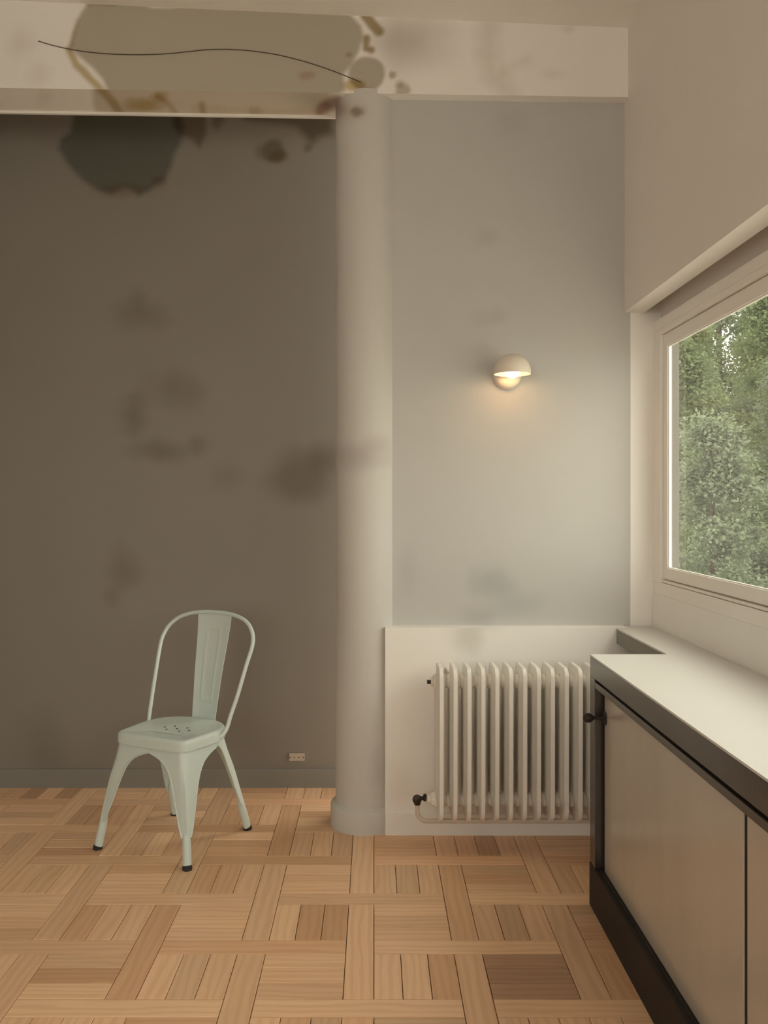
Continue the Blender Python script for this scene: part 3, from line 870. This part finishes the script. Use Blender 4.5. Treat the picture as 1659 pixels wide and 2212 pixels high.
# splat: from the seat's back edge up to the hoop, with a pressed panel
bm = bmesh.new()
line = [(-.148, .385), (-.158, .415), (-.163, .440), (-.168, .475), (-.178, .53), (-.190, .60), (-.207, .68), (-.222, .75), (-.2325, .815), (-.2345, .838)]
line = [(q[1], q[2]) for q in spline([(0, a, b) for a, b in line], 6)]
cols_ = np.linspace(-1, 1, 25); rows = []
for i, (y, z) in enumerate(line):
    q = min(1, max(0, (z - .40) / .44)); hw = .056 + .027 * q ** 1.2
    row = []
    for c in cols_:
        # embossed long panel, rounded at the top and open-ended below
        hwp = .024 + .010 * q
        dx = abs(c) * hw - hwp
        top_d = z - .785 + max(0, abs(c) * hw - hwp + .018) ** 2 * 10
        dd = max(dx, top_d, .50 - z)
        e = .0035 * (1 - min(1, abs(dd + .002) / .0045))
        cur = -.006 * (1 - c * c)
        row.append(bm.verts.new((c * hw, y + cur + e, z)))
    rows.append(row)
for a, b in zip(rows, rows[1:]):
    for k in range(24): bm.faces.new((a[k], a[k + 1], b[k + 1], b[k]))
bmesh.ops.recalc_face_normals(bm, faces=bm.faces[:])
bmesh.ops.solidify(bm, geom=bm.faces[:], thickness=.002)
obj('back_splat', bm, M['chair'], ch, True, 60)

# ------------------------------------------------------------------ outside: lawn and trees seen through the glass
GZ = -3.2
struct(obj('ground', boxes((1.3, 70, -40, 90, GZ - .3, GZ)), M['lawn']))
def foliage_mesh(name, n, clumps, leaf, seed):
    """leaves scattered in clumps: each a folded four-point blade"""
    g = np.random.default_rng(seed)
    cen = np.array([c[:3] for c in clumps]); rad_ = np.array([c[3] for c in clumps])
    wts = rad_ ** 2; wts /= wts.sum()
    ci = g.choice(len(clumps), n, p=wts)
    d = g.standard_normal((n, 3)); d /= np.linalg.norm(d, axis=1)[:, None]
    rr = rad_[ci] * (.15 + 1.05 * g.random(n) ** .8)
    P = cen[ci] + d * rr[:, None] * np.array([1, 1, .72])
    ax = g.standard_normal((n, 3)) * np.array([1, 1, .5]) + d * .8; ax /= np.linalg.norm(ax, axis=1)[:, None]
    nn = g.standard_normal((n, 3)) * .7 + np.array([0, 0, 1.0]) + d * .6
    nn -= ax * (nn * ax).sum(1)[:, None]; nn /= np.linalg.norm(nn, axis=1)[:, None]
    sd = np.cross(ax, nn)
    L = leaf * (.65 + .7 * g.random(n))[:, None]
    v0, v2 = P - ax * L * .5, P + ax * L * .5
    v1, v3 = P + sd * L * .30 + nn * L * .08, P - sd * L * .30 + nn * L * .08
    co = np.stack([v0, v1, v2, v3], 1).reshape(-1, 3)
    f = np.arange(n * 4).reshape(n, 4)
    tri = np.concatenate([f[:, [0, 1, 2]], f[:, [0, 2, 3]]])
    me = bpy.data.meshes.new(name)
    me.vertices.add(len(co)); me.vertices.foreach_set('co', co.astype(np.float32).ravel())
    me.loops.add(tri.size); me.loops.foreach_set('vertex_index', tri.ravel().astype(np.int32))
    me.polygons.add(len(tri)); me.polygons.foreach_set('loop_start', (np.arange(len(tri)) * 3).astype(np.int32))
    me.polygons.foreach_set('loop_total', np.full(len(tri), 3, np.int32))
    me.update(calc_edges=True)
    tone = np.repeat(np.clip(g.normal(.5, .22, n), 0, 1), 4)
    a = me.attributes.new('tone', 'FLOAT', 'POINT'); a.data.foreach_set('value', tone.astype(np.float32))
    return me
def tree(x, y, hgt, cr, mat, label, seed, leaf=.20, n=9000, lean=0, low=.25, trunk=.16):
    g = random.Random(seed)
    t = thing('tree', label, 'tree', (x, y, GZ), 0, 'trees beyond the window')
    bm = bmesh.new()
    tube(bm, [(0, 0, -.1), (lean * .2, .05, hgt * .3), (lean * .6, 0, hgt * .62), (lean, .1, hgt * .95)], [trunk, trunk * .85, trunk * .6, trunk * .12], 10)
    cl = []
    for k in range(90):
        a = g.random() * 2 * PI; q = g.random(); zz = hgt * (low + (1 - low) * q)
        prof = math.sin(PI * min(1, .18 + .80 * q)) ** .7
        r_ = cr * prof * math.sqrt(g.random())
        p_ = (lean * zz / hgt + r_ * math.cos(a), r_ * math.sin(a), zz)
        cl.append((*p_, cr * (.30 + .20 * g.random())))
        if k % 7 == 0: tube(bm, [(lean * (zz - r_ * .5) / hgt, 0, max(zz - r_ * .6, .5)), p_], [trunk * .3, trunk * .08], 6)
    obj('trunk', bm, M['bark'], t, True, 60)
    o = link('foliage', foliage_mesh('foliage', int(n * 4), cl, leaf * .43, seed), mat, t); o['kind'] = 'stuff'
    return t
tree(4.75, 12.4, 5.6, .78, M['leaf2'], 'low bushy grey-green tree filling the bottom of the window view', 1, .15, 9000, .05, .08, .10)
tree(5.25, 15.4, 8.3, .74, M['leaf1'], 'slim mid green tree near the far edge of the glass, behind the low bushy one', 2, .17, 10000, -.05, .12, .13)
tree(7.45, 15.6, 7.4, .74, M['leaf2'], 'slim grey-green tree at the cut-off side of the glass, behind the low bushy one', 3, .17, 10000, .05, .10, .12)
tree(6.40, 18.6, 9.6, .82, M['leaf3'], 'yellow-green tree of the middle row, nearer the far edge of the glass', 4, .19, 10000, .08, .12, .15)
tree(8.85, 19.2, 10.4, .82, M['leaf1'], 'green tree of the middle row, at the cut-off side of the glass', 5, .19, 10000, -.06, .12, .15)
tree(7.65, 22.8, 12.2, 1.0, M['leaf1'], 'tall green tree behind the yellow-green one at the top of the glass', 6, .22, 10000, 0, .10, .18)
tree(10.6, 23.2, 11.6, 1.0, M['leaf3'], 'tall yellow-green tree at the top of the glass on its cut-off side', 8, .22, 9000, 0, .10, .18)
tree(9.2, 26.6, 14.0, 1.15, M['leaf2'], 'tall hazy tree in the last row, nearer the far edge of the glass', 9, .26, 7000, 0, .10, .2)
tree(12.0, 27.0, 14.2, 1.15, M['leaf2'], 'tall hazy tree in the last row, on the cut-off side of the glass', 10, .26, 7000, 0, .10, .2)
tree(10.6, 31.0, 15.0, 1.6, M['leaf1'], 'farthest tall tree of the wood, nearer the far edge of the glass', 11, .30, 10000, 0, .06, .22)
tree(14.6, 31.5, 15.0, 1.6, M['leaf3'], 'farthest tall tree of the wood, on the cut-off side of the glass', 12, .30, 10000, 0, .06, .22)
tree(14.35, 36.5, 17.0, 1.9, M['leaf2'], 'single pale tree closing the gap at the very back of the wood', 13, .34, 11000, 0, .06, .22)
